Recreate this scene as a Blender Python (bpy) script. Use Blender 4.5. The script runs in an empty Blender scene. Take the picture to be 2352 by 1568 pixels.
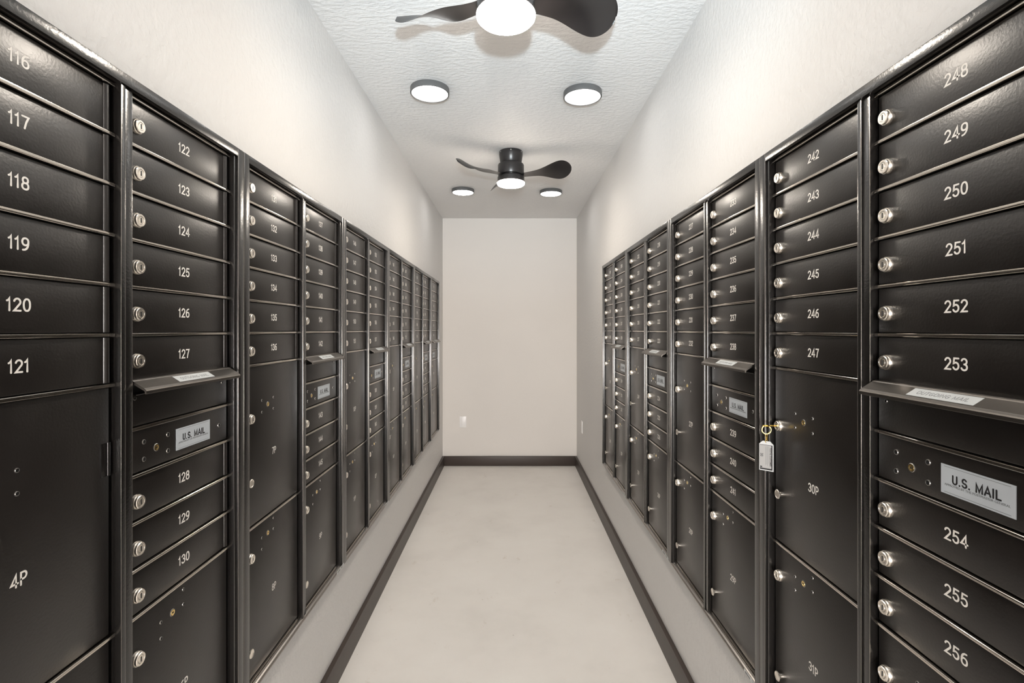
import bpy, bmesh, math, random
from mathutils import Vector, Matrix
random.seed(7)
S = 0.0254                       # everything below is written in inches
COL = bpy.context.scene.collection
PI = math.pi

# ------------------------------------------------------------------ measures
EYE = 56.5
WL, WR = -28.35, 27.3            # faces of the two long walls
YEND, YBACK = 209.6, -230.0
CEIL = EYE + 46.0
UZ = EYE - 38.4           # underside of the mailbox frames
ROW = 3.5
PD, PL, PT = 0.35, 0.62, 1.12    # how far doors, rails and the outer frame stand off the wall
FR, DV = 1.5, 1.2                # side frame and middle divider widths

# ------------------------------------------------------------------ materials
def nodes(name):
    m = bpy.data.materials.new(name); m.use_nodes = True
    nt = m.node_tree
    return m, nt, nt.nodes['Principled BSDF']
def setp(b, **k):
    for n, v in k.items():
        b.inputs[n.replace('_', ' ')].default_value = v
def simple(name, col, rough=.5, metal=0., spec=.5):
    m, nt, b = nodes(name)
    b.inputs['Base Color'].default_value = (*col, 1); b.inputs['Roughness'].default_value = rough
    b.inputs['Metallic'].default_value = metal; b.inputs['Specular IOR Level'].default_value = spec
    return m
def noise(nt, scale, detail=3, rough=.5, coord='Object', mapping=None):
    tc = nt.nodes.new('ShaderNodeTexCoord')
    n = nt.nodes.new('ShaderNodeTexNoise'); n.inputs['Scale'].default_value = scale
    n.inputs['Detail'].default_value = detail; n.inputs['Roughness'].default_value = rough
    src = tc.outputs[coord]
    if mapping:
        mp = nt.nodes.new('ShaderNodeMapping'); mp.inputs['Scale'].default_value = mapping
        nt.links.new(src, mp.inputs['Vector']); src = mp.outputs['Vector']
    nt.links.new(src, n.inputs['Vector'])
    return n
def ramp(nt, src, stops):
    r = nt.nodes.new('ShaderNodeValToRGB')
    r.color_ramp.elements[0].position, r.color_ramp.elements[0].color = stops[0][0], (*stops[0][1], 1)
    r.color_ramp.elements[1].position, r.color_ramp.elements[1].color = stops[-1][0], (*stops[-1][1], 1)
    for p, c in stops[1:-1]:
        e = r.color_ramp.elements.new(p); e.color = (*c, 1)
    nt.links.new(src, r.inputs['Fac']); return r
def bump(nt, b, src, strength, dist, chain=None):
    bp = nt.nodes.new('ShaderNodeBump'); bp.inputs['Strength'].default_value = strength
    bp.inputs['Distance'].default_value = dist
    nt.links.new(src, bp.inputs['Height'])
    if chain: nt.links.new(chain.outputs['Normal'], bp.inputs['Normal'])
    nt.links.new(bp.outputs['Normal'], b.inputs['Normal']); return bp

def plaster(name, c0, c1, strength, dist, scale, stretch):
    m, nt, b = nodes(name)
    n0 = noise(nt, 1.7, 3, .5)
    r = ramp(nt, n0.outputs['Fac'], [(.3, c0), (.7, c1)])
    nt.links.new(r.outputs['Color'], b.inputs['Base Color'])
    b.inputs['Roughness'].default_value = .55; b.inputs['Specular IOR Level'].default_value = .3
    n1 = noise(nt, scale, 4, .55, mapping=stretch)
    rr = ramp(nt, n1.outputs['Fac'], [(.38, (0, 0, 0)), (.62, (1, 1, 1))])
    bump(nt, b, rr.outputs['Color'], strength, dist)
    return m
M_WALL = plaster('wall_plaster', (.66, .65, .64), (.68, .67, .66), .45, .0016, 62, (1, 1, .8))
M_END = plaster('end_wall_paint', (.73, .70, .67), (.75, .72, .69), .15, .0008, 62, (1, 1, 1))
M_CEIL = plaster('ceiling_plaster', (.73, .72, .71), (.76, .75, .74), .55, .0020, 48, (.75, 1.2, 1))

def floor_mat():
    m, nt, b = nodes('coated_concrete')
    n0 = noise(nt, 2.3, 6, .6)
    r = ramp(nt, n0.outputs['Fac'], [(.28, (.79, .76, .725)), (.5, (.85, .82, .785)), (.72, (.88, .855, .82))])
    n1 = noise(nt, 9, 8, .72, mapping=(1, .55, 1))
    r1 = ramp(nt, n1.outputs['Fac'], [(.62, (1, 1, 1)), (.78, (.74, .67, .60))])
    mx = nt.nodes.new('ShaderNodeMixRGB'); mx.blend_type = 'MULTIPLY'; mx.inputs[0].default_value = 1
    nt.links.new(r.outputs['Color'], mx.inputs[1]); nt.links.new(r1.outputs['Color'], mx.inputs[2])
    n2 = noise(nt, 55, 2, .5)
    r2 = ramp(nt, n2.outputs['Fac'], [(.765, (1, 1, 1)), (.80, (.35, .30, .26))])
    m2 = nt.nodes.new('ShaderNodeMixRGB'); m2.blend_type = 'MULTIPLY'; m2.inputs[0].default_value = 1
    nt.links.new(mx.outputs[0], m2.inputs[1]); nt.links.new(r2.outputs['Color'], m2.inputs[2])
    nt.links.new(m2.outputs[0], b.inputs['Base Color'])
    rr = ramp(nt, n0.outputs['Fac'], [(.3, (.42,)*3), (.7, (.58,)*3)])
    nt.links.new(rr.outputs['Color'], b.inputs['Roughness'])
    b.inputs['Specular IOR Level'].default_value = .35
    bump(nt, b, n0.outputs['Fac'], .15, .003)
    return m
M_FLOOR = floor_mat()

def metal_paint(name, col, r0, r1, grain, gdist, smudge=True, sheen=.22):
    m, nt, b = nodes(name)
    b.inputs['Base Color'].default_value = (*col, 1)
    b.inputs['IOR'].default_value = 1.6
    b.inputs['Sheen Weight'].default_value = sheen; b.inputs['Sheen Roughness'].default_value = .2
    b.inputs['Sheen Tint'].default_value = (1, .90, .82, 1)
    if smudge:
        n0 = noise(nt, 7, 1.5, .5, coord='Generated')
        tc = nt.nodes.new('ShaderNodeTexCoord'); oi = nt.nodes.new('ShaderNodeObjectInfo')
        ad = nt.nodes.new('ShaderNodeVectorMath'); ad.operation = 'ADD'
        sc = nt.nodes.new('ShaderNodeVectorMath'); sc.operation = 'SCALE'; sc.inputs['Scale'].default_value = 9
        nt.links.new(oi.outputs['Location'], sc.inputs[0]); nt.links.new(tc.outputs['Object'], ad.inputs[0])
        nt.links.new(sc.outputs[0], ad.inputs[1]); nt.links.new(ad.outputs[0], n0.inputs['Vector'])
        n0.inputs['Scale'].default_value = 14
        rr = ramp(nt, n0.outputs['Fac'], [(.3, (r0,)*3), (.8, (r1,)*3)])
        nt.links.new(rr.outputs['Color'], b.inputs['Roughness'])
        rc = ramp(nt, n0.outputs['Fac'], [(.4, col), (.8, tuple(c*1.15+.001 for c in col))])
        nt.links.new(rc.outputs['Color'], b.inputs['Base Color'])
    else:
        b.inputs['Roughness'].default_value = r0
    n1 = noise(nt, 230, 1.5, .5)
    bump(nt, b, n1.outputs['Fac'], grain, gdist)
    return m
M_DOOR = metal_paint('black_powder_coat', (.0115, .0092, .0080), .31, .36, .22, .0009)
M_FRAME = metal_paint('black_frame_coat', (.0085, .0075, .0070), .23, .34, .22, .0009, smudge=False, sheen=0.)
M_RAIL = simple('glossy_rail_edge', (.60, .55, .49), .16, 1.)
M_EDGE = simple('frame_edge_highlight', (.30, .28, .26), .25, 1.)  # lighter metal on bevels and bottom trim, standing in for edge highlights
M_GAP = simple('unlit_recess', (.006, .006, .006), .8)
M_HOOD = simple('bronze_anodised', (.16, .145, .13), .33, 1.)
M_NICKEL = simple('nickel', (.90, .84, .76), .28, 1.)
M_STEEL = simple('dull_steel', (.50, .48, .46), .28, 1.)
M_BRASS = simple('brass', (.80, .60, .27), .25, 1.)
M_GOLD = simple('gold_plate', (.93, .64, .16), .2, 1.)
M_DARK = simple('dark_cavity', (.01, .01, .01), .6)
M_WHITE = simple('white_number_paint', (.86, .83, .78), .5)
M_PLATE = simple('pale_plate', (.50, .54, .58), .35)
M_LABEL = simple('label_paper', (.62, .64, .64), .4)
M_INK = simple('black_ink', (.012, .012, .014), .5)
M_GREYINK = simple('grey_ink', (.20, .21, .22), .5)
M_BASE = simple('baseboard_paint', (.050, .037, .031), .42, 0., .35)
M_PLASTIC = simple('white_plastic', (.86, .85, .85), .3)
M_TAG = simple('clear_edge_plastic', (.72, .74, .75), .15)
M_TAGCARD = simple('tag_card', (.46, .46, .46), .4)
M_FAN = simple('black_fan_plastic', (.014, .012, .012), .32)
M_FANBODY = simple('black_fan_metal', (.020, .018, .018), .30)
M_RIM = simple('dark_lamp_rim', (.10, .10, .10), .45)

WARM, = [(1.0, .91, .80)]
def emit(name, col, st):
    m, nt, b = nodes(name)
    b.inputs['Base Color'].default_value = (.9, .9, .9, 1)
    b.inputs['Emission Color'].default_value = (*col, 1); b.inputs['Emission Strength'].default_value = st
    return m
M_DISC = emit('disc_lens', (1.0, .97, .94), 15.0)
M_FANLENS = emit('fan_lens', (1.0, .90, .78), 115.0)

# ------------------------------------------------------------------ mesh helpers
def vec(*a): return Vector(a) * S
def mesh_from(bm, name, mats, smooth=True):
    me = bpy.data.meshes.new(name)
    bm.normal_update(); bm.to_mesh(me); bm.free()
    for m in (mats if isinstance(mats, (list, tuple)) else [mats]): me.materials.append(m)
    if smooth:
        for p in me.polygons: p.use_smooth = True
        try: me.set_sharp_from_angle(angle=math.radians(35))
        except Exception: pass
    return me
def link(name, me, parent=None, loc=(0, 0, 0), rot=(0, 0, 0)):
    o = bpy.data.objects.new(name, me); COL.objects.link(o)
    o.location = vec(*loc); o.rotation_euler = rot
    if parent is not None: o.parent = parent
    return o
def empty(name, loc, rotz=0.):
    o = bpy.data.objects.new(name, None); COL.objects.link(o)
    o.location = vec(*loc); o.rotation_euler = (0, 0, rotz); o.empty_display_size = .05
    return o
def tag(o, label, cat, group=None):
    o['label'] = label; o['category'] = cat
    if group: o['group'] = group
    return o
def box(bm, x0, x1, y0, y1, z0, z1, bev=0., mat=0, seg=2, bmat=None):
    vs = [bm.verts.new(vec(x, y, z)) for x in (x0, x1) for y in (y0, y1) for z in (z0, z1)]
    f = []
    for q in ((0, 1, 3, 2), (4, 6, 7, 5), (0, 4, 5, 1), (2, 3, 7, 6), (0, 2, 6, 4), (1, 5, 7, 3)):
        f.append(bm.faces.new([vs[i] for i in q]))
    for k in f: k.material_index = mat
    bmesh.ops.recalc_face_normals(bm, faces=f)
    if bev > 0:
        es = list({e for k in f for e in k.edges})
        r = bmesh.ops.bevel(bm, geom=es, offset=bev*S, segments=seg, affect='EDGES', profile=.6)
        for k in r['faces']: k.material_index = mat if bmat is None else bmat
def prism_x(bm, pts, x0, x1, mat=0):       # closed outline of (y, z) pushed along x
    a = [bm.verts.new(vec(x0, y, z)) for y, z in pts]; b = [bm.verts.new(vec(x1, y, z)) for y, z in pts]
    n = len(pts); f = []
    for i in range(n):
        j = (i+1) % n; f.append(bm.faces.new([a[i], a[j], b[j], b[i]]))
    f.append(bm.faces.new(a[::-1])); f.append(bm.faces.new(b))
    for k in f: k.material_index = mat
    bmesh.ops.recalc_face_normals(bm, faces=f)
def lathe(bm, prof, M=Matrix(), seg=32, mats=None):   # prof of (r, h) along local z, capped where r = 0
    rings = []
    for r, h in prof:
        if r <= 1e-6: rings.append([bm.verts.new(M @ vec(0, 0, h))])
        else: rings.append([bm.verts.new(M @ vec(r*math.cos(2*PI*i/seg), r*math.sin(2*PI*i/seg), h)) for i in range(seg)])
    fs = []
    for k in range(len(rings)-1):
        a, b = rings[k], rings[k+1]; mi = mats[k] if mats else 0
        for i in range(seg):
            j = (i+1) % seg
            if len(a) == 1 and len(b) == 1: continue
            if len(a) == 1: f = bm.faces.new([a[0], b[j], b[i]])
            elif len(b) == 1: f = bm.faces.new([a[i], a[j], b[0]])
            else: f = bm.faces.new([a[i], a[j], b[j], b[i]])
            f.material_index = mi; fs.append(f)
    bmesh.ops.recalc_face_normals(bm, faces=fs)
def torus(bm, R, r, M=Matrix(), seg=28, sub=10, mat=0):
    rg = []
    for i in range(seg):
        a = 2*PI*i/seg
        rg.append([bm.verts.new(M @ vec((R+r*math.cos(t))*math.cos(a), (R+r*math.cos(t))*math.sin(a), r*math.sin(t)))
                   for t in [2*PI*k/sub for k in range(sub)]])
    for i in range(seg):
        for k in range(sub):
            f = bm.faces.new([rg[i][k], rg[(i+1) % seg][k], rg[(i+1) % seg][(k+1) % sub], rg[i][(k+1) % sub]])
            f.material_index = mat
OUT = Matrix.Rotation(PI/2, 4, 'X')        # local z of a lathe becomes -y: out of the wall

_txt = {}
def text_mesh(body, cap, mat, wscale=1., bold=0., space=1., depth=.006, width=None):
    key = (body, cap, mat.name, wscale, bold, width)
    if key in _txt: return _txt[key]
    cu = bpy.data.curves.new('lettering', 'FONT'); cu.body = body; cu.size = 1.; cu.space_character = space
    cu.offset = bold; cu.extrude = 0.; cu.resolution_u = 4
    o = bpy.data.objects.new('tmp', cu); COL.objects.link(o)
    me = bpy.data.meshes.new_from_object(o.evaluated_get(bpy.context.evaluated_depsgraph_get()))
    bpy.data.objects.remove(o)
    xs = [v.co.x for v in me.vertices]; ys = [v.co.y for v in me.vertices]
    H = max(ys)-min(ys); cx = (max(xs)+min(xs))/2; cy = (max(ys)+min(ys))/2
    k = cap/H
    if width: wscale = width/((max(xs)-min(xs))*k)
    bm = bmesh.new(); bm.from_mesh(me)
    for v in bm.verts:
        v.co = Vector(((v.co.x-cx)*k*wscale*S, 0, (v.co.y-cy)*k*S))
    bmesh.ops.recalc_face_normals(bm, faces=bm.faces)
    r = bmesh.ops.extrude_face_region(bm, geom=bm.faces[:])
    for v in [g for g in r['geom'] if isinstance(g, bmesh.types.BMVert)]: v.co.y -= depth*S
    bmesh.ops.recalc_face_normals(bm, faces=bm.faces)
    me2 = mesh_from(bm, 'lettering', mat, smooth=False)
    bpy.data.meshes.remove(me)
    _txt[key] = me2
    return me2

def arc(cx, cy, rx, ry, a0, a1, n=14):
    return [(cx+rx*math.cos(math.radians(a0+(a1-a0)*i/n)), cy+ry*math.sin(math.radians(a0+(a1-a0)*i/n))) for i in range(n+1)]
def ring(cx, cy, rx, ry, n=28, p=2.25):
    o = []
    for i in range(n):
        a = 2*PI*i/n; c, q = math.cos(a), math.sin(a)
        o.append((cx+rx*math.copysign(abs(c)**(2/p), c), cy+ry*math.copysign(abs(q)**(2/p), q)))
    return ('loop', o)
SIX = [ring(.3, .325, .215, .25), [(.085, .34), (.09, .52), (.13, .68), (.21, .81), (.32, .895), (.47, .92)]]
GLYPH = {
    '0': (.6, [ring(.3, .5, .222, .425)]), '1': (.38, [[(.06, .76), (.15, .80), (.22, .925), (.22, .075)]]),
    '2': (.6, [arc(.3, .69, .215, .235, 165, -28)+[(.09, .075), (.53, .075)]]),
    '3': (.6, [arc(.29, .715, .2, .21, 160, -85), arc(.29, .295, .225, .22, 88, -160)]),
    '4': (.62, [[(.43, .075), (.43, .925), (.07, .30), (.57, .30)]]),
    '5': (.6, [[(.51, .925), (.16, .925), (.12, .54)]+arc(.295, .345, .222, .265, 128, -155)]),
    '6': (.6, SIX), '7': (.58, [[(.07, .925), (.52, .925), (.36, .55), (.24, .075)]]),
    '8': (.6, [ring(.3, .72, .185, .205), ring(.3, .30, .22, .225)]),
    '9': (.6, [(k[0], [(.6-x, 1-y) for x, y in k[1]]) if k[0] == 'loop' else [(.6-x, 1-y) for x, y in k] for k in SIX]),
    'P': (.58, [[(.1, .075), (.1, .925)]+arc(.30, .69, .21, .235, 90, -90)+[(.1, .455)]]),
    'U': (.64, [[(.1, .925), (.1, .33)]+arc(.32, .32, .22, .245, 180, 360)+[(.54, .925)]]),
    'S': (.6, [arc(.3, .70, .205, .225, 25, 270)+arc(.3, .285, .22, .21, 90, -160)[1:]]),
    'M': (.80, [[(.1, .075), (.1, .925), (.40, .16), (.70, .925), (.70, .075)]]),
    'A': (.66, [[(.05, .075), (.33, .925), (.61, .075)], [(.16, .33), (.50, .33)]]),
    'I': (.22, [[(.11, .075), (.11, .925)]]), 'L': (.54, [[(.1, .925), (.1, .075), (.5, .075)]]),
    'O': (.72, [ring(.36, .5, .28, .425)]), 'T': (.58, [[(.04, .925), (.54, .925)], [(.29, .925), (.29, .075)]]),
    'G': (.70, [arc(.36, .5, .28, .425, 50, 330, 20)+[(.62, .42), (.40, .42)]]),
    'N': (.68, [[(.1, .075), (.1, .925), (.57, .075), (.57, .925)]]), '.': (.24, [[(.1, .07), (.1, .10)]]), ' ': (.3, []),
}
def ribbon(bm, pts, hw, closed, fx, fy, y):
    n = len(pts); L, R = [], []
    for i in range(n):
        p = Vector(pts[i]); a = Vector(pts[i-1]) if (i or closed) else None
        b = Vector(pts[(i+1) % n]) if (i < n-1 or closed) else None
        d1 = (p-a).normalized() if a is not None else None; d2 = (b-p).normalized() if b is not None else None
        if d1 is None: d1 = d2
        if d2 is None: d2 = d1
        n1, n2 = Vector((-d1.y, d1.x)), Vector((-d2.y, d2.x))
        m = n1+n2; m = m.normalized() if m.length > 1e-5 else n1
        k = hw/max(.42, m.dot(n1))
        L.append(p+m*k); R.append(p-m*k)
    def V(q): return bm.verts.new(Vector((fx(q.x), y, fy(q.y))))
    l = [V(q) for q in L]; r = [V(q) for q in R]
    for i in range(n if closed else n-1):
        j = (i+1) % n; bm.faces.new([l[i], r[i], r[j], l[j]])
    if not closed:
        for e, (u, w2) in ((0, (l, r)), (n-1, (r, l))):
            p = Vector(pts[e]); q = Vector(pts[1] if e == 0 else pts[n-2]); d = (p-q).normalized(); nn = Vector((-d.y, d.x))
            sgn = 1 if e == 0 else -1
            cap = [V(p+nn*hw*math.cos(t)+d*hw*math.sin(t)) for t in [PI*k/8 for k in range(1, 8)]]
            a, b = (r[e], l[e]) if e == 0 else (l[e], r[e])
            bm.faces.new([a]+cap+[b])
def stroke_mesh(body, cap, mat, stroke=.15, width=None, wscale=1., gap=.07, depth=.006):
    key = ('st', body, cap, mat.name, stroke, width, wscale)
    if key in _txt: return _txt[key]
    adv, x = [], 0.
    for c in body: adv.append(x); x += GLYPH[c][0]+gap
    tot = x-gap; k = width/tot if width else cap*wscale
    bm = bmesh.new(); j = 0
    for c, x0 in zip(body, adv):
        for g in GLYPH[c][1]:
            closed = g[0] == 'loop'; pts = g[1] if closed else g
            ribbon(bm, pts, stroke/2, closed, lambda v, x0=x0: (v+x0-tot/2)*k*S, lambda v: (v-.5)*cap*S, -(depth+.0012*(j % 3))*S); j += 1
    bmesh.ops.recalc_face_normals(bm, faces=bm.faces)
    r = bmesh.ops.extrude_face_region(bm, geom=bm.faces[:])
    for v in [g for g in r['geom'] if isinstance(g, bmesh.types.BMVert)]: v.co.y += depth*S*.95
    bmesh.ops.recalc_face_normals(bm, faces=bm.faces)
    me = mesh_from(bm, 'lettering', mat, smooth=False); _txt[key] = me; return me

# ------------------------------------------------------------------ the room
def slab(name, x0, x1, y0, y1, z0, z1, mat, bev=0):
    bm = bmesh.new(); box(bm, x0, x1, y0, y1, z0, z1, bev)
    me = mesh_from(bm, name, mat, smooth=bev > 0)
    o = link(name, me); o['kind'] = 'structure'; return o
T = 4
slab('floor', WL-T, WR+T, YBACK-T, YEND+T, -T, 0, M_FLOOR)
slab('ceiling', WL-T, WR+T, YBACK-T, YEND+T, CEIL, CEIL+T, M_CEIL)
slab('wall_left', WL-T, WL, YBACK, YEND, 0, CEIL, M_WALL)
slab('wall_right', WR, WR+T, YBACK, YEND, 0, CEIL, M_WALL)
slab('wall_end', WL-T, WR+T, YEND, YEND+T, 0, CEIL, M_END)
slab('wall_back', WL-T, WR+T, YBACK-T, YBACK, 0, CEIL, M_END)
BH, BT = 4.0, .78
slab('baseboard_left', WL, WL+BT, YBACK+BT, YEND, 0, BH, M_BASE, .06)
slab('baseboard_right', WR-BT, WR, YBACK+BT, YEND, 0, BH, M_BASE, .06)
slab('baseboard_end', WL+BT, WR-BT, YEND-BT, YEND, 0, BH, M_BASE, .06)
slab('baseboard_back', WL+BT, WR-BT, YBACK, YBACK+BT, 0, BH, M_BASE, .06)

# ------------------------------------------------------------------ mailbox units
ZT = .6                                     # underside of the lowest row inside the frame
LOW = 16.4                                  # height of the lowest parcel doors
HT = ZT + LOW + 11*ROW + 1.0                      # frame height
def zrow(r): return ZT if r == 16 else ZT + LOW + (11-r)*ROW         # z of the line under row r

def me_frame(W, cols):
    bm = bmesh.new()
    box(bm, .03, W-.03, -.12, 0, .2, HT-.2, 0, 1)                    # back sheet
    fl = FR-.45
    box(bm, .02, fl, -PT, 0, 0, HT, .035, bmat=2); box(bm, W-fl, W-.02, -PT, 0, 0, HT, .035, bmat=2)
    box(bm, fl+.003, W-fl-.003, -PT, 0, HT-.82, HT, .045)
    prism_x(bm, [(0, 0), (-PT+.02, 0), (-PT, .02), (-PT, .24), (-PT+.02, .27), (-PT+.34, .45), (0, .45)], fl+.003, W-fl-.003, 2)
    box(bm, fl-.04, FR, -PT+.18, -.05, .25, HT-.55, .05); box(bm, W-FR, W-fl+.04, -PT+.18, -.05, .25, HT-.55, .05)
    cw = (W-2*FR-(cols-1)*DV)/cols
    for c in range(1, cols):
        x = FR+c*cw+(c-1)*DV
        box(bm, x, x+.42, -PT+.12, -.05, .3, HT-.55, .035, bmat=2); box(bm, x+.46, x+DV, -PT+.22, -.05, .3, HT-.55, .035, bmat=2)
    return mesh_from(bm, 'frame', [M_FRAME, M_GAP, M_EDGE]), cw
def me_rail(w):
    bm = bmesh.new(); box(bm, .02, w-.02, -PL, -.08, -.12, .12, .07, 0, 3)
    return mesh_from(bm, 'shelf_rail', M_RAIL)
def me_door(w, h, hinge):
    bm = bmesh.new()
    r = w-.30 if not hinge else w-.74
    box(bm, .16, r, -PD, -.14, .19, h-.19, .03)
    if hinge:
        n = 14
        lathe(bm, [(0, .19), (.25, .19), (.25, h-.19), (0, h-.19)], Matrix.Translation(vec(r+.20, -.27, 0)), 24)
    return mesh_from(bm, 'door', M_DOOR)
_m = {}
def cached(key, fn, *a):
    if key not in _m: _m[key] = fn(*a)
    return _m[key]

def make_lock():
    bm = bmesh.new()
    lathe(bm, [(.55, PD-.02), (.55, PD+.17), (.52, PD+.22), (.50, PD+.22), (.48, PD+.25), (.48, PD+.36), (.44, PD+.41),
               (.33, PD+.41), (.315, PD+.37), (.265, PD+.37), (.25, PD+.41), (0, PD+.41)], OUT, 32,
          [0, 0, 0, 0, 0, 0, 0, 0, 1, 0, 0])
    box(bm, -.05, .05, -PD-.43, -PD-.38, -.19, .19, .02, 2)
    return mesh_from(bm, 'lock', [M_NICKEL, M_STEEL, M_DARK])
def make_knob():
    bm = bmesh.new()
    lathe(bm, [(.24, PD-.02), (.24, PD+.16), (.40, PD+.20), (.46, PD+.24), (.46, PD+.29), (.42, PD+.33), (.37, PD+.33),
               (.33, PD+.29), (0, PD+.28)], OUT, 32)
    return mesh_from(bm, 'knob', M_NICKEL)
def make_screw(r):
    bm = bmesh.new()
    lathe(bm, [(r, PD-.01), (r, PD+.03), (r*.90, PD+.06), (r*.78, PD+.065), (r*.70, PD+.03), (0, PD+.03)], OUT, 20, [0, 0, 0, 1, 1])
    return mesh_from(bm, 'screw', [M_STEEL, M_DARK])
def make_brass(r):
    bm = bmesh.new()
    lathe(bm, [(r*1.18, PD-.01), (r*1.18, PD+.03), (r*1.08, PD+.05), (r, PD+.03), (r*.96, PD+.07), (r*.55, PD+.075),
               (r*.5, PD+.05), (0, PD+.055)], OUT, 24, [2, 2, 1, 0, 0, 0, 0])
    box(bm, -r*.34, r*.34, -PD-.085, -PD-.05, -.035, .035, 0, 1)
    return mesh_from(bm, 'lock', [M_BRASS, M_DARK, M_STEEL])
ME_LOCK, ME_KNOB = make_lock(), make_knob()
ME_SCREW, ME_BIGSCREW, ME_BRASS = make_screw(.14), make_screw(.19), make_brass(.25)

def make_hood(w):
    bm = bmesh.new()
    pts = [(-.14, .20), (-.62, .20), (-.72, .14), (-.78, .155), (-.84, .09), (-1.62, -.40), (-1.70, -.47), (-1.76, -.52),
           (-1.80, -.60), (-1.80, -.80), (-1.74, -.84), (-1.68, -.80), (-1.66, -.62), (-.80, -.10), (-.14, -.10)]
    pts = [(y, z) for y, z in pts]
    prism_x(bm, pts, .15, w-.40)
    return mesh_from(bm, 'mail_slot_hood', M_HOOD, smooth=False)
def make_slot(w):
    bm = bmesh.new()
    box(bm, .16, w-.30, -PD, -.14, .19, 2.55, .03)
    box(bm, .16, w-.30, -.24, -.14, 2.60, 3.35, 0, 1)
    prism_x(bm, [(-.20, 2.55), (-.62, 2.50), (-.66, 2.55), (-.22, 2.66)], .7, w-.9)
    return mesh_from(bm, 'mail_slot_panel', [M_DOOR, M_GAP])
def make_plate():
    bm = bmesh.new(); box(bm, -2.35, 2.35, -.05, 0, -.9, .9, .015)
    for z in (.78, -.78): box(bm, -2.1, 2.1, -.056, -.05, z-.012, z+.012, 0, 1)
    return mesh_from(bm, 'name_plate', [M_PLATE, M_GREYINK], smooth=False)
ME_PLATE = make_plate()
def make_barcode():
    bm = bmesh.new(); box(bm, 0, 3.3, -.012, 0, -.26, .26, 0)
    x = .2
    rnd = random.Random(3)
    while x < 1.5:
        w = rnd.choice((.02, .04, .06)); box(bm, x, x+w, -.016, -.011, -.18, .10, 0, 1); x += w+rnd.choice((.03, .05))
    for k in range(3): box(bm, 1.75, 2.9-k*.2, -.016, -.011, .12-k*.12, .15-k*.12, 0, 1)
    box(bm, 2.05, 2.5, -.0165, -.0115, -.2, -.08, 0, 1)
    return mesh_from(bm, 'barcode_sticker', [M_LABEL, M_INK], smooth=False)
ME_CODE = make_barcode()

def number(door, body, cx, cz, h=.80):
    me = stroke_mesh(body, h, M_WHITE, .135, None, .98 if body.endswith('P') else 1.06)
    return link('number', me, door, (cx, -PD-.001, cz))

def tenant_door(u, x, cw, r, n):
    d = link('mailbox_door', cached(('d', cw), me_door, cw, ROW, True), u, (x, 0, zrow(r)))
    d['label'] = 'door numbered %d' % n
    link('lock', ME_LOCK, d, (1.05, 0, ROW/2-.22))
    number(d, str(n), cw/2-.05, ROW/2+.05)
    return d
def parcel_door(u, x, cw, r0, r1, n, upper=False, hinge=False, plain=False):
    h = round(zrow(r0-1)-zrow(r1), 4)
    d = link('parcel_door', cached(('p', cw, h), me_door, cw, h, False), u, (x, 0, zrow(r1)))
    d['label'] = 'tall parcel door numbered %dP' % n
    ytop = 4.75 if upper else 2.05
    if plain: ytop = 2.3
    cx = 5.1
    b = link('lock', ME_BRASS, d, (cx, 0, h-ytop+.05)); b['label'] = 'brass key lock'
    lo = [(-1.38, .66), (-1.38, -.66), (1.38, .66), (1.38, -.66)] if upper else [(-1.38, .02), (-1.38, -1.26), (1.38, 1.25), (1.38, -.02)]
    for sx, sz in lo: link('screw', ME_SCREW, d, (cx+sx, 0, h-ytop+sz))
    link('lock', ME_LOCK, d, (1.05, 0, h-(5.75 if upper else 3.2)))
    kz = {True: 12.6, False: 13.3}[upper]
    if h > 12: link('knob', ME_KNOB, d, (1.0, 0, h-kz))
    number(d, '%dP' % n, cw/2-.05, h-(10.35 if upper else 8.9 if h > 12 else 5.0), .82)
    if hinge:
        bm = bmesh.new(); box(bm, -.45, .1, -PD-.05, -PD+.02, -1.15, 1.15, .02)
        lathe(bm, [(0, -1.15), (.13, -1.15), (.13, 1.15), (0, 1.15)], Matrix.Translation(vec(.2, -PD, 0)), 16)
        link('hinge', mesh_from(bm, 'hinge', M_FRAME), d, (cw-.55, 0, h-5.1))
    return d

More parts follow.
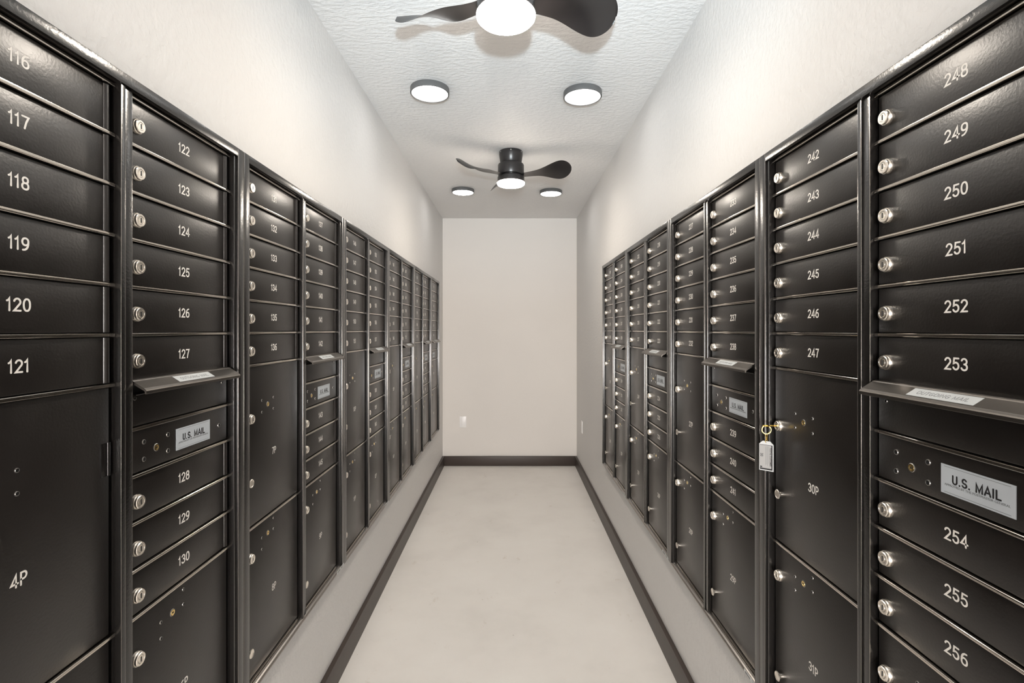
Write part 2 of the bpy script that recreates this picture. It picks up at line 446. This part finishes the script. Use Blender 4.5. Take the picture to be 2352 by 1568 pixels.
RAILLAB = {}
def make_unit(x, y, rotz, W, cols, first, parcel, label, group, hinge=False):
    u = empty('mailbox_unit', (x, y, UZ), rotz)
    tag(u, label, 'mailbox', group)
    fm, cw = cached(('f', W, cols), me_frame, W, cols)
    link('frame', fm, u)
    rail = cached(('r', cw), me_rail, cw)
    n = first
    xs = [FR+c*(cw+DV) for c in range(cols)]
    lines = []
    for c, cx in enumerate(xs):
        for r in range(1, 7): tenant_door(u, cx, cw, r, n); n += 1
        full = (c == 1 or cols == 1)
        if not full:
            parcel_door(u, cx, cw, 7, 11, parcel, upper=True, hinge=hinge)
            parcel_door(u, cx, cw, 12, 16, parcel+1)
            lines += [(cx, r) for r in (0, 1, 2, 3, 4, 5, 6, 11, 16)]
        else:
            s = link('mail_slot_panel', cached(('s', cw), make_slot, cw), u, (cx, 0, zrow(7)))
            for sx in (.9, cw-1.1): link('screw', ME_SCREW, s, (sx, -.0, 2.25))
            hd = link('mail_slot_hood', cached(('h', cw), make_hood, cw), u, (cx, 0, zrow(6)))
            hd['label'] = 'sloping metal hood over the outgoing mail slot'
            bm = bmesh.new()
            # sticker lying on the slope of the hood
            a, b = Vector((0, -.90, .054)), Vector((0, -1.56, -.360))
            t = (b-a).normalized(); nn = Vector((0, -t.z*-1, 0))
            ang = math.atan2(a.z-b.z, a.y-b.y)           # slope below the horizontal
            L = (b-a).length
            box(bm, -2.4, 2.4, -L/2, L/2, 0, .012, 0)
            st = link('sticker', mesh_from(bm, 'sticker', M_LABEL, False), hd, (cw/2, (a.y+b.y)/2, (a.z+b.z)/2+.004), (ang, 0, 0))
            tm = stroke_mesh('OUTGOING MAIL', .34, M_GREYINK, .09, 3.7)
            link('lettering', tm, hd, (cw/2, (a.y+b.y)/2-.009, (a.z+b.z)/2+.014), (ang-PI/2, 0, 0))
            p = link('access_panel', cached(('a', cw), me_door, cw, ROW, False), u, (cx, 0, zrow(8)))
            p['label'] = 'panel with the U.S. MAIL plate'
            for sx, sz in ((1.85, 2.32), (1.85, 1.0), (4.55, 2.32), (4.55, 1.0), (cw-1.6, 1.72)):
                link('screw', ME_BIGSCREW, p, (sx, 0, sz))
            bl = link('lock', ME_BRASS, p, (3.2, 0, 1.6)); bl['label'] = 'brass key lock'
            pc = 7.9
            link('name_plate', ME_PLATE, p, (pc, -PD, 1.65))
            link('lettering', stroke_mesh('U.S. MAIL', .56, M_INK, .17, 3.1, gap=.10), p, (pc, -PD-.053, 1.74))
            link('lettering', text_mesh('APPROVED BY THE POSTMASTER GENERAL', .13, M_GREYINK, 1., 0, width=4.15), p, (pc, -PD-.053, 1.34))
            if cols == 2:
                for r in (9, 10, 11): tenant_door(u, cx, cw, r, n); n += 1
                parcel_door(u, cx, cw, 12, 16, parcel+2)
                lines += [(cx, r) for r in (0, 1, 2, 3, 4, 5, 7, 8, 9, 10, 11, 16)]
            else:
                parcel_door(u, cx, cw, 9, 11, parcel, plain=True); parcel_door(u, cx, cw, 12, 16, parcel+1)
                lines += [(cx, r) for r in (0, 1, 2, 3, 4, 5, 7, 8, 11, 16)]
    for cx, r in lines: link('shelf_rail', rail, u, (cx, 0, zrow(r)))
    c = link('barcode_sticker', ME_CODE, u, (W-3.55, -PT-.003, .21)); c.scale = (1, 1, .78)
    return u

UL = [20.6, 51.5, 82.6, 112.6, 142.6, 173.3, 192.8]
lab_l = ['nearest black mailbox unit on the left wall, boxes 116 to 130, parcel door 4P',
         'second black mailbox unit on the left wall, boxes 131 to 145',
         'third black mailbox unit on the left wall, boxes 146 to 160',
         'fourth black mailbox unit from the camera on the left wall',
         'farthest two-column black mailbox unit on the left wall',
         'narrow single-column black mailbox unit closing the far end of the left wall']
GL, GR = 'black mailbox units along the left wall', 'black mailbox units along the right wall'
for i in range(6):
    make_unit(WL, UL[i]+.02, PI/2, round(UL[i+1]-UL[i]-.04, 2), 1 if i == 5 else 2, 116+15*i, 4+3*i, lab_l[i], GL, hinge=(i == 0))
UR = [22.4, 53.1, 83.7, 115.0, 145.0]
lab_r = ['nearest black mailbox unit on the right wall, boxes 242 to 256, key in door 30P',
         'second black mailbox unit on the right wall, boxes 227 to 241',
         'third black mailbox unit on the right wall, boxes 212 to 226',
         'farthest black mailbox unit on the right wall, next to the bare wall by the corner']
for i in range(4):
    make_unit(WR, UR[i+1]-.02, -PI/2, round(UR[i+1]-UR[i]-.04, 2), 2, 242-15*i, 30-3*i, lab_r[i], GR)

# ------------------------------------------------------------------ key and tag in door 30P
def make_key():
    cw = (UR[1]-UR[0]-.04-2*FR-DV)/2
    ky = UR[1]-.02-(FR+1.05); kz = UZ+zrow(6)-5.75
    kx = WR-PD-.43
    e = empty('key', (kx, ky, kz))
    tag(e, 'gold key with a white plastic tag hanging from the lock of door 30P', 'key')
    bm = bmesh.new()
    box(bm, -.62, .0, -.03, .03, -.07, .07, .01)                  # blade
    box(bm, -1.22, -.58, -.30, .26, -.035, .035, .02)
    b = link('key_blade', mesh_from(bm, 'key_blade', M_GOLD), e)
    bm = bmesh.new()
    torus(bm, .42, .06, Matrix.Translation(vec(-.98, -.05, -.38)) @ Matrix.Rotation(math.radians(-14), 4, 'Z') @ Matrix.Rotation(PI/2, 4, 'X'))
    link('ring', mesh_from(bm, 'ring', M_GOLD), e)
    bm = bmesh.new()
    for k, (z, a, sz) in enumerate(((-.96, .3, 1.), (-1.22, 1.5, .9), (-1.50, .3, 1.25))):
        torus(bm, .13, .035, Matrix.Translation(vec(-.98, -.05, z)) @ Matrix.Rotation(a, 4, 'Z') @ Matrix.Rotation(PI/2, 4, 'X') @ Matrix.Diagonal((1, sz, 1, 1)), 18, 8)
    link('chain', mesh_from(bm, 'chain', M_GOLD), e)
    # tag: faces half towards the aisle, half towards the camera end
    tg = empty('tmp', (0, 0, 0)); bpy.data.objects.remove(tg)
    R = math.radians(-42)
    w, h, th = 1.32, 2.95, .10
    def outline(bm, w, h, y0, y1, mat, ch=.32):
        pts = [(-w/2, 0-h), (w/2, 0-h), (w/2, -ch), (w/2-ch, 0), (-w/2+ch, 0), (-w/2, -ch)]
        a = [bm.verts.new(vec(x, y0, z)) for x, z in pts]; b2 = [bm.verts.new(vec(x, y1, z)) for x, z in pts]
        f = [bm.faces.new(a), bm.faces.new(b2[::-1])]
        for i in range(6): f.append(bm.faces.new([a[i], b2[i], b2[(i+1) % 6], a[(i+1) % 6]]))
        for k in f: k.material_index = mat
        bmesh.ops.recalc_face_normals(bm, faces=f)
    bm = bmesh.new()
    outline(bm, w, h, -th/2, th/2, 0)
    def rect(x0, x1, z0, z1, y, mat): box(bm, x0, x1, -th/2-y, -th/2-y+.004, z0, z1, 0, mat)
    rect(-w/2+.06, w/2-.09, -h+.10, -.36, .006, 1)
    rect(-w/2+.02, w/2-.19, -h+.24, -.40, .010, 2)
    for k, (x, z0, z1) in enumerate(((.22, -2.2, -.5), (.12, -2.45, -.5), (.03, -2.3, -.5), (-.07, -2.4, -.55))):
        rect(x, x+.022, z0, z1, .013, 3)
    rect(-w/2+.09, -w/2+.28, -h+.30, -h+.42, .013, 1)
    tgo = link('tag', mesh_from(bm, 'tag', [M_TAG, M_INK, M_TAGCARD, M_GREYINK], False), e, (-.98, -.05, -1.52), (0, 0, R))
    tgo['label'] = 'white rectangular tag printed POSTAL CUSTOMER 30'
    rot = (0, PI/2, 0)
    link('lettering', text_mesh('POSTAL CUSTOMER', .15, M_INK, .98, .01), tgo, (.40, -th/2-.014, -1.55), rot)
    link('lettering', stroke_mesh('30', .26, M_INK, .14), tgo, (-.42, -th/2-.014, -1.4), rot)
make_key()

# ------------------------------------------------------------------ wall plates
def wall_plate(x, y, z, rz, label):
    e = empty('wall_outlet', (x, y, z), rz); tag(e, label, 'outlet')
    bm = bmesh.new(); box(bm, -1.38, 1.38, -.22, 0, -2.3, 2.3, .08)
    link('cover_plate', mesh_from(bm, 'cover_plate', M_PLASTIC), e)
    bm = bmesh.new(); box(bm, -.66, .66, -.26, -.2, -1.32, 1.32, .03)
    link('insert', mesh_from(bm, 'insert', M_PLASTIC), e)
    bm = bmesh.new()
    for z1 in (-1.8, 1.8): lathe(bm, [(.09, .2), (.09, .25), (0, .26)], Matrix.Translation(vec(0, 0, z1)) @ OUT, 12)
    link('screw', mesh_from(bm, 'screw', M_PLASTIC), e)
wall_plate(-19.9, YEND, EYE-38.4, 0, 'white outlet plate low on the end wall, left of its middle')
wall_plate(WR, 193.5, EYE-37.4, -PI/2, 'white outlet plate seen edge-on low on the right wall near the corner')

# ------------------------------------------------------------------ ceiling lamps
def me_disc():
    bm = bmesh.new()
    lathe(bm, [(0, 0), (3.66, 0), (3.70, -.08), (3.70, -1.0), (3.64, -1.08), (3.44, -1.08), (3.40, -1.0), (3.38, -.8), (0, -.8)], seg=64)
    r = mesh_from(bm, 'rim', M_RIM)
    bm = bmesh.new()
    lathe(bm, [(3.36, -.82), (3.36, -.98), (3.2, -1.05), (0, -1.10)], seg=64)
    return r, mesh_from(bm, 'lens', M_DISC)
ME_RIM, ME_LENS = me_disc()
def disc(x, y, label, group='flush round ceiling lights'):
    e = empty('ceiling_light', (x, y, CEIL)); tag(e, label, 'ceiling light', group)
    link('rim', ME_RIM, e); link('lens', ME_LENS, e)
disc(-15.5, 96.6, 'round black-rimmed light, left of the larger near pair on the ceiling')
disc(13.9, 98.0, 'round black-rimmed light, right of the larger near pair on the ceiling')
disc(-15.8, 166.5, 'small round light left of the far ceiling fan')
disc(13.3, 168.0, 'small round light right of the far ceiling fan')
disc(-15.5, 27.0, 'round ceiling light above the left mailboxes, out of the photo')
disc(13.9, 27.0, 'round ceiling light above the right mailboxes, out of the photo')
disc(-15.5, -43.0, 'round ceiling light behind the camera, left side')
disc(13.9, -43.0, 'round ceiling light behind the camera, right side')

# ------------------------------------------------------------------ ceiling fans
def smooth(t): return t*t*(3-2*t)
def me_blade():
    bm = bmesh.new()
    N, K = 34, 12
    R0, R1 = 2.6, 15.6
    top, bot = [], []
    for i in range(N+1):
        s = i/N; r = R0+(R1-R0)*(1-(1-s)**1.35)
        t = (r-R0)/(R1-R0)
        w = 2.7+2.9*smooth(min(1, max(0, (t-.05)/.70)))
        if t > .74: w *= math.sqrt(max(0.0004, 1-((t-.74)/.262)**2))
        pitch = -math.radians(6+34*smooth(min(1, max(0, (t-.30)/.6))))
        rise = .2+1.2*t**1.5
        sweep = .9*math.sin(t*PI)*-.7
        rt, rb = [], []
        for k in range(K+1):
            c = (k/K-.5)
            th = .11*math.sqrt(max(0.02, 1-(2*c)**2))
            camber = .45*(1-(2*c)**2)*t
            yy = c*w
            y = yy*math.cos(pitch)+sweep; z = yy*math.sin(pitch)+rise+camber*.6
            rt.append(bm.verts.new(vec(r, y, z+th/2))); rb.append(bm.verts.new(vec(r, y, z-th/2)))
        top.append(rt); bot.append(rb)
    for i in range(N):
        for k in range(K):
            bm.faces.new([top[i][k], top[i+1][k], top[i+1][k+1], top[i][k+1]])
            bm.faces.new([bot[i][k], bot[i][k+1], bot[i+1][k+1], bot[i+1][k]])
        bm.faces.new([top[i][0], bot[i][0], bot[i+1][0], top[i+1][0]])
        bm.faces.new([top[i][K], top[i+1][K], bot[i+1][K], bot[i][K]])
    for j in (0, N):
        bm.faces.new([top[j][k] for k in range(K+1)] + [bot[j][k] for k in range(K, -1, -1)])
    bmesh.ops.recalc_face_normals(bm, faces=bm.faces)
    return mesh_from(bm, 'blade', M_FAN)
def fan_meshes():
    r = {}
    bm = bmesh.new()
    lathe(bm, [(0, 0), (3.0, 0), (3.06, -.1), (3.06, -.9), (3.0, -1.4), (2.75, -2.9), (2.6, -3.1), (0, -3.1)], seg=56)
    r['canopy'] = mesh_from(bm, 'canopy', M_FANBODY)
    bm = bmesh.new()
    for k in range(5):
        a = math.radians(-150+k*60)
        M = Matrix.Rotation(a, 4, 'Z') @ Matrix.Translation(vec(3.06, 0, -.42)) @ Matrix.Rotation(PI/2, 4, 'Y')
        lathe(bm, [(.16, -.04), (.16, .05), (.1, .09), (0, .1)], M, 14)
    r['screws'] = mesh_from(bm, 'canopy_screws', M_STEEL)
    bm = bmesh.new()
    lathe(bm, [(0, -3.1), (2.9, -3.1), (3.25, -3.3), (3.4, -3.6), (3.4, -5.9), (3.3, -6.1), (0, -6.1)], seg=56)
    r['motor'] = mesh_from(bm, 'motor_housing', M_FANBODY)
    bm = bmesh.new()
    lathe(bm, [(0, -6.1), (2.6, -6.1), (2.6, -6.45), (3.3, -6.5), (3.48, -6.7), (3.52, -7.95), (3.45, -8.0), (0, -8.0)], seg=56)
    r['kit'] = mesh_from(bm, 'light_housing', M_FANBODY)
    bm = bmesh.new()
    lathe(bm, [(3.47, -8.0), (3.58, -8.1), (3.55, -8.35), (3.3, -8.62), (2.8, -8.78), (1.6, -8.9), (0, -8.95)], seg=56)
    r['lens'] = mesh_from(bm, 'lens', M_FANLENS)
    r['blade'] = me_blade()
    return r
FM = fan_meshes()
def fan(x, y, angles, label):
    e = empty('ceiling_fan', (x, y, CEIL)); tag(e, label, 'ceiling fan', 'black ceiling fans with lights')
    link('canopy', FM['canopy'], e); link('canopy_screws', FM['screws'], e)
    link('motor_housing', FM['motor'], e); link('light_housing', FM['kit'], e)
    link('lens', FM['lens'], e)
    for a in angles:
        link('blade', FM['blade'], e, (0, 0, -6.35), (0, 0, math.radians(a)))
fan(-.6, 61.0, (22, 158, 270), 'large black ceiling fan cut by the top edge of the photo')
fan(0, 131.0, (-8, 108, 212), 'smaller looking black three-blade ceiling fan in the distance')

# ------------------------------------------------------------------ light
def lamp(name, kind, loc, energy, col, size=.1, rot=(0, 0, 0), **k):
    d = bpy.data.lights.new(name, kind); d.energy = energy; d.color = col
    if kind in ('POINT', 'SPOT'): d.shadow_soft_size = size
    for n, v in k.items(): setattr(d, n, v)
    o = bpy.data.objects.new(name, d); COL.objects.link(o); o.location = vec(*loc); o.rotation_euler = rot
    return o
# the photographer's flash, standing just above and behind the camera
lamp('camera_flash', 'SPOT', (1.5, -6, EYE+9), 250, (.72, .89, 1.0), .03, (math.radians(116), 0, 0),
     spot_size=math.radians(56), spot_blend=1.0)

# unseen fill light added at the back wall to even out the room
lamp('rear_fill', 'AREA', (0, YBACK+2, 32), 250, (1.0, .965, .93), rot=(PI/2, 0, 0), shape='RECTANGLE', size=50*S, size_y=60*S)
w = bpy.data.worlds.new('world'); bpy.context.scene.world = w; w.use_nodes = True
w.node_tree.nodes['Background'].inputs[0].default_value = (.5, .48, .45, 1)
w.node_tree.nodes['Background'].inputs[1].default_value = .2

# ------------------------------------------------------------------ camera
cd = bpy.data.cameras.new('camera'); cam = bpy.data.objects.new('camera', cd); COL.objects.link(cam)
cam.location = vec(0, 0, EYE); cam.rotation_euler = (PI/2, 0, 0)
cd.sensor_width = 36; cd.lens = 1160/2352*36
cd.shift_x = 2.5/2352; cd.shift_y = -28/2352
cd.clip_start = .01
sc = bpy.context.scene
sc.camera = cam
sc.view_settings.view_transform = 'Standard'; sc.view_settings.look = 'None'
sc.view_settings.exposure = 0.15; sc.view_settings.gamma = 1
try: sc.view_settings.use_curve_mapping = False
except Exception: pass
sc.cycles.use_denoising = True
sc.cycles.caustics_reflective = False; sc.cycles.caustics_refractive = False
sc.cycles.blur_glossy = .5
sc.cycles.max_bounces = 10; sc.cycles.diffuse_bounces = 6; sc.cycles.glossy_bounces = 5
sc.cycles.sample_clamp_indirect = 6
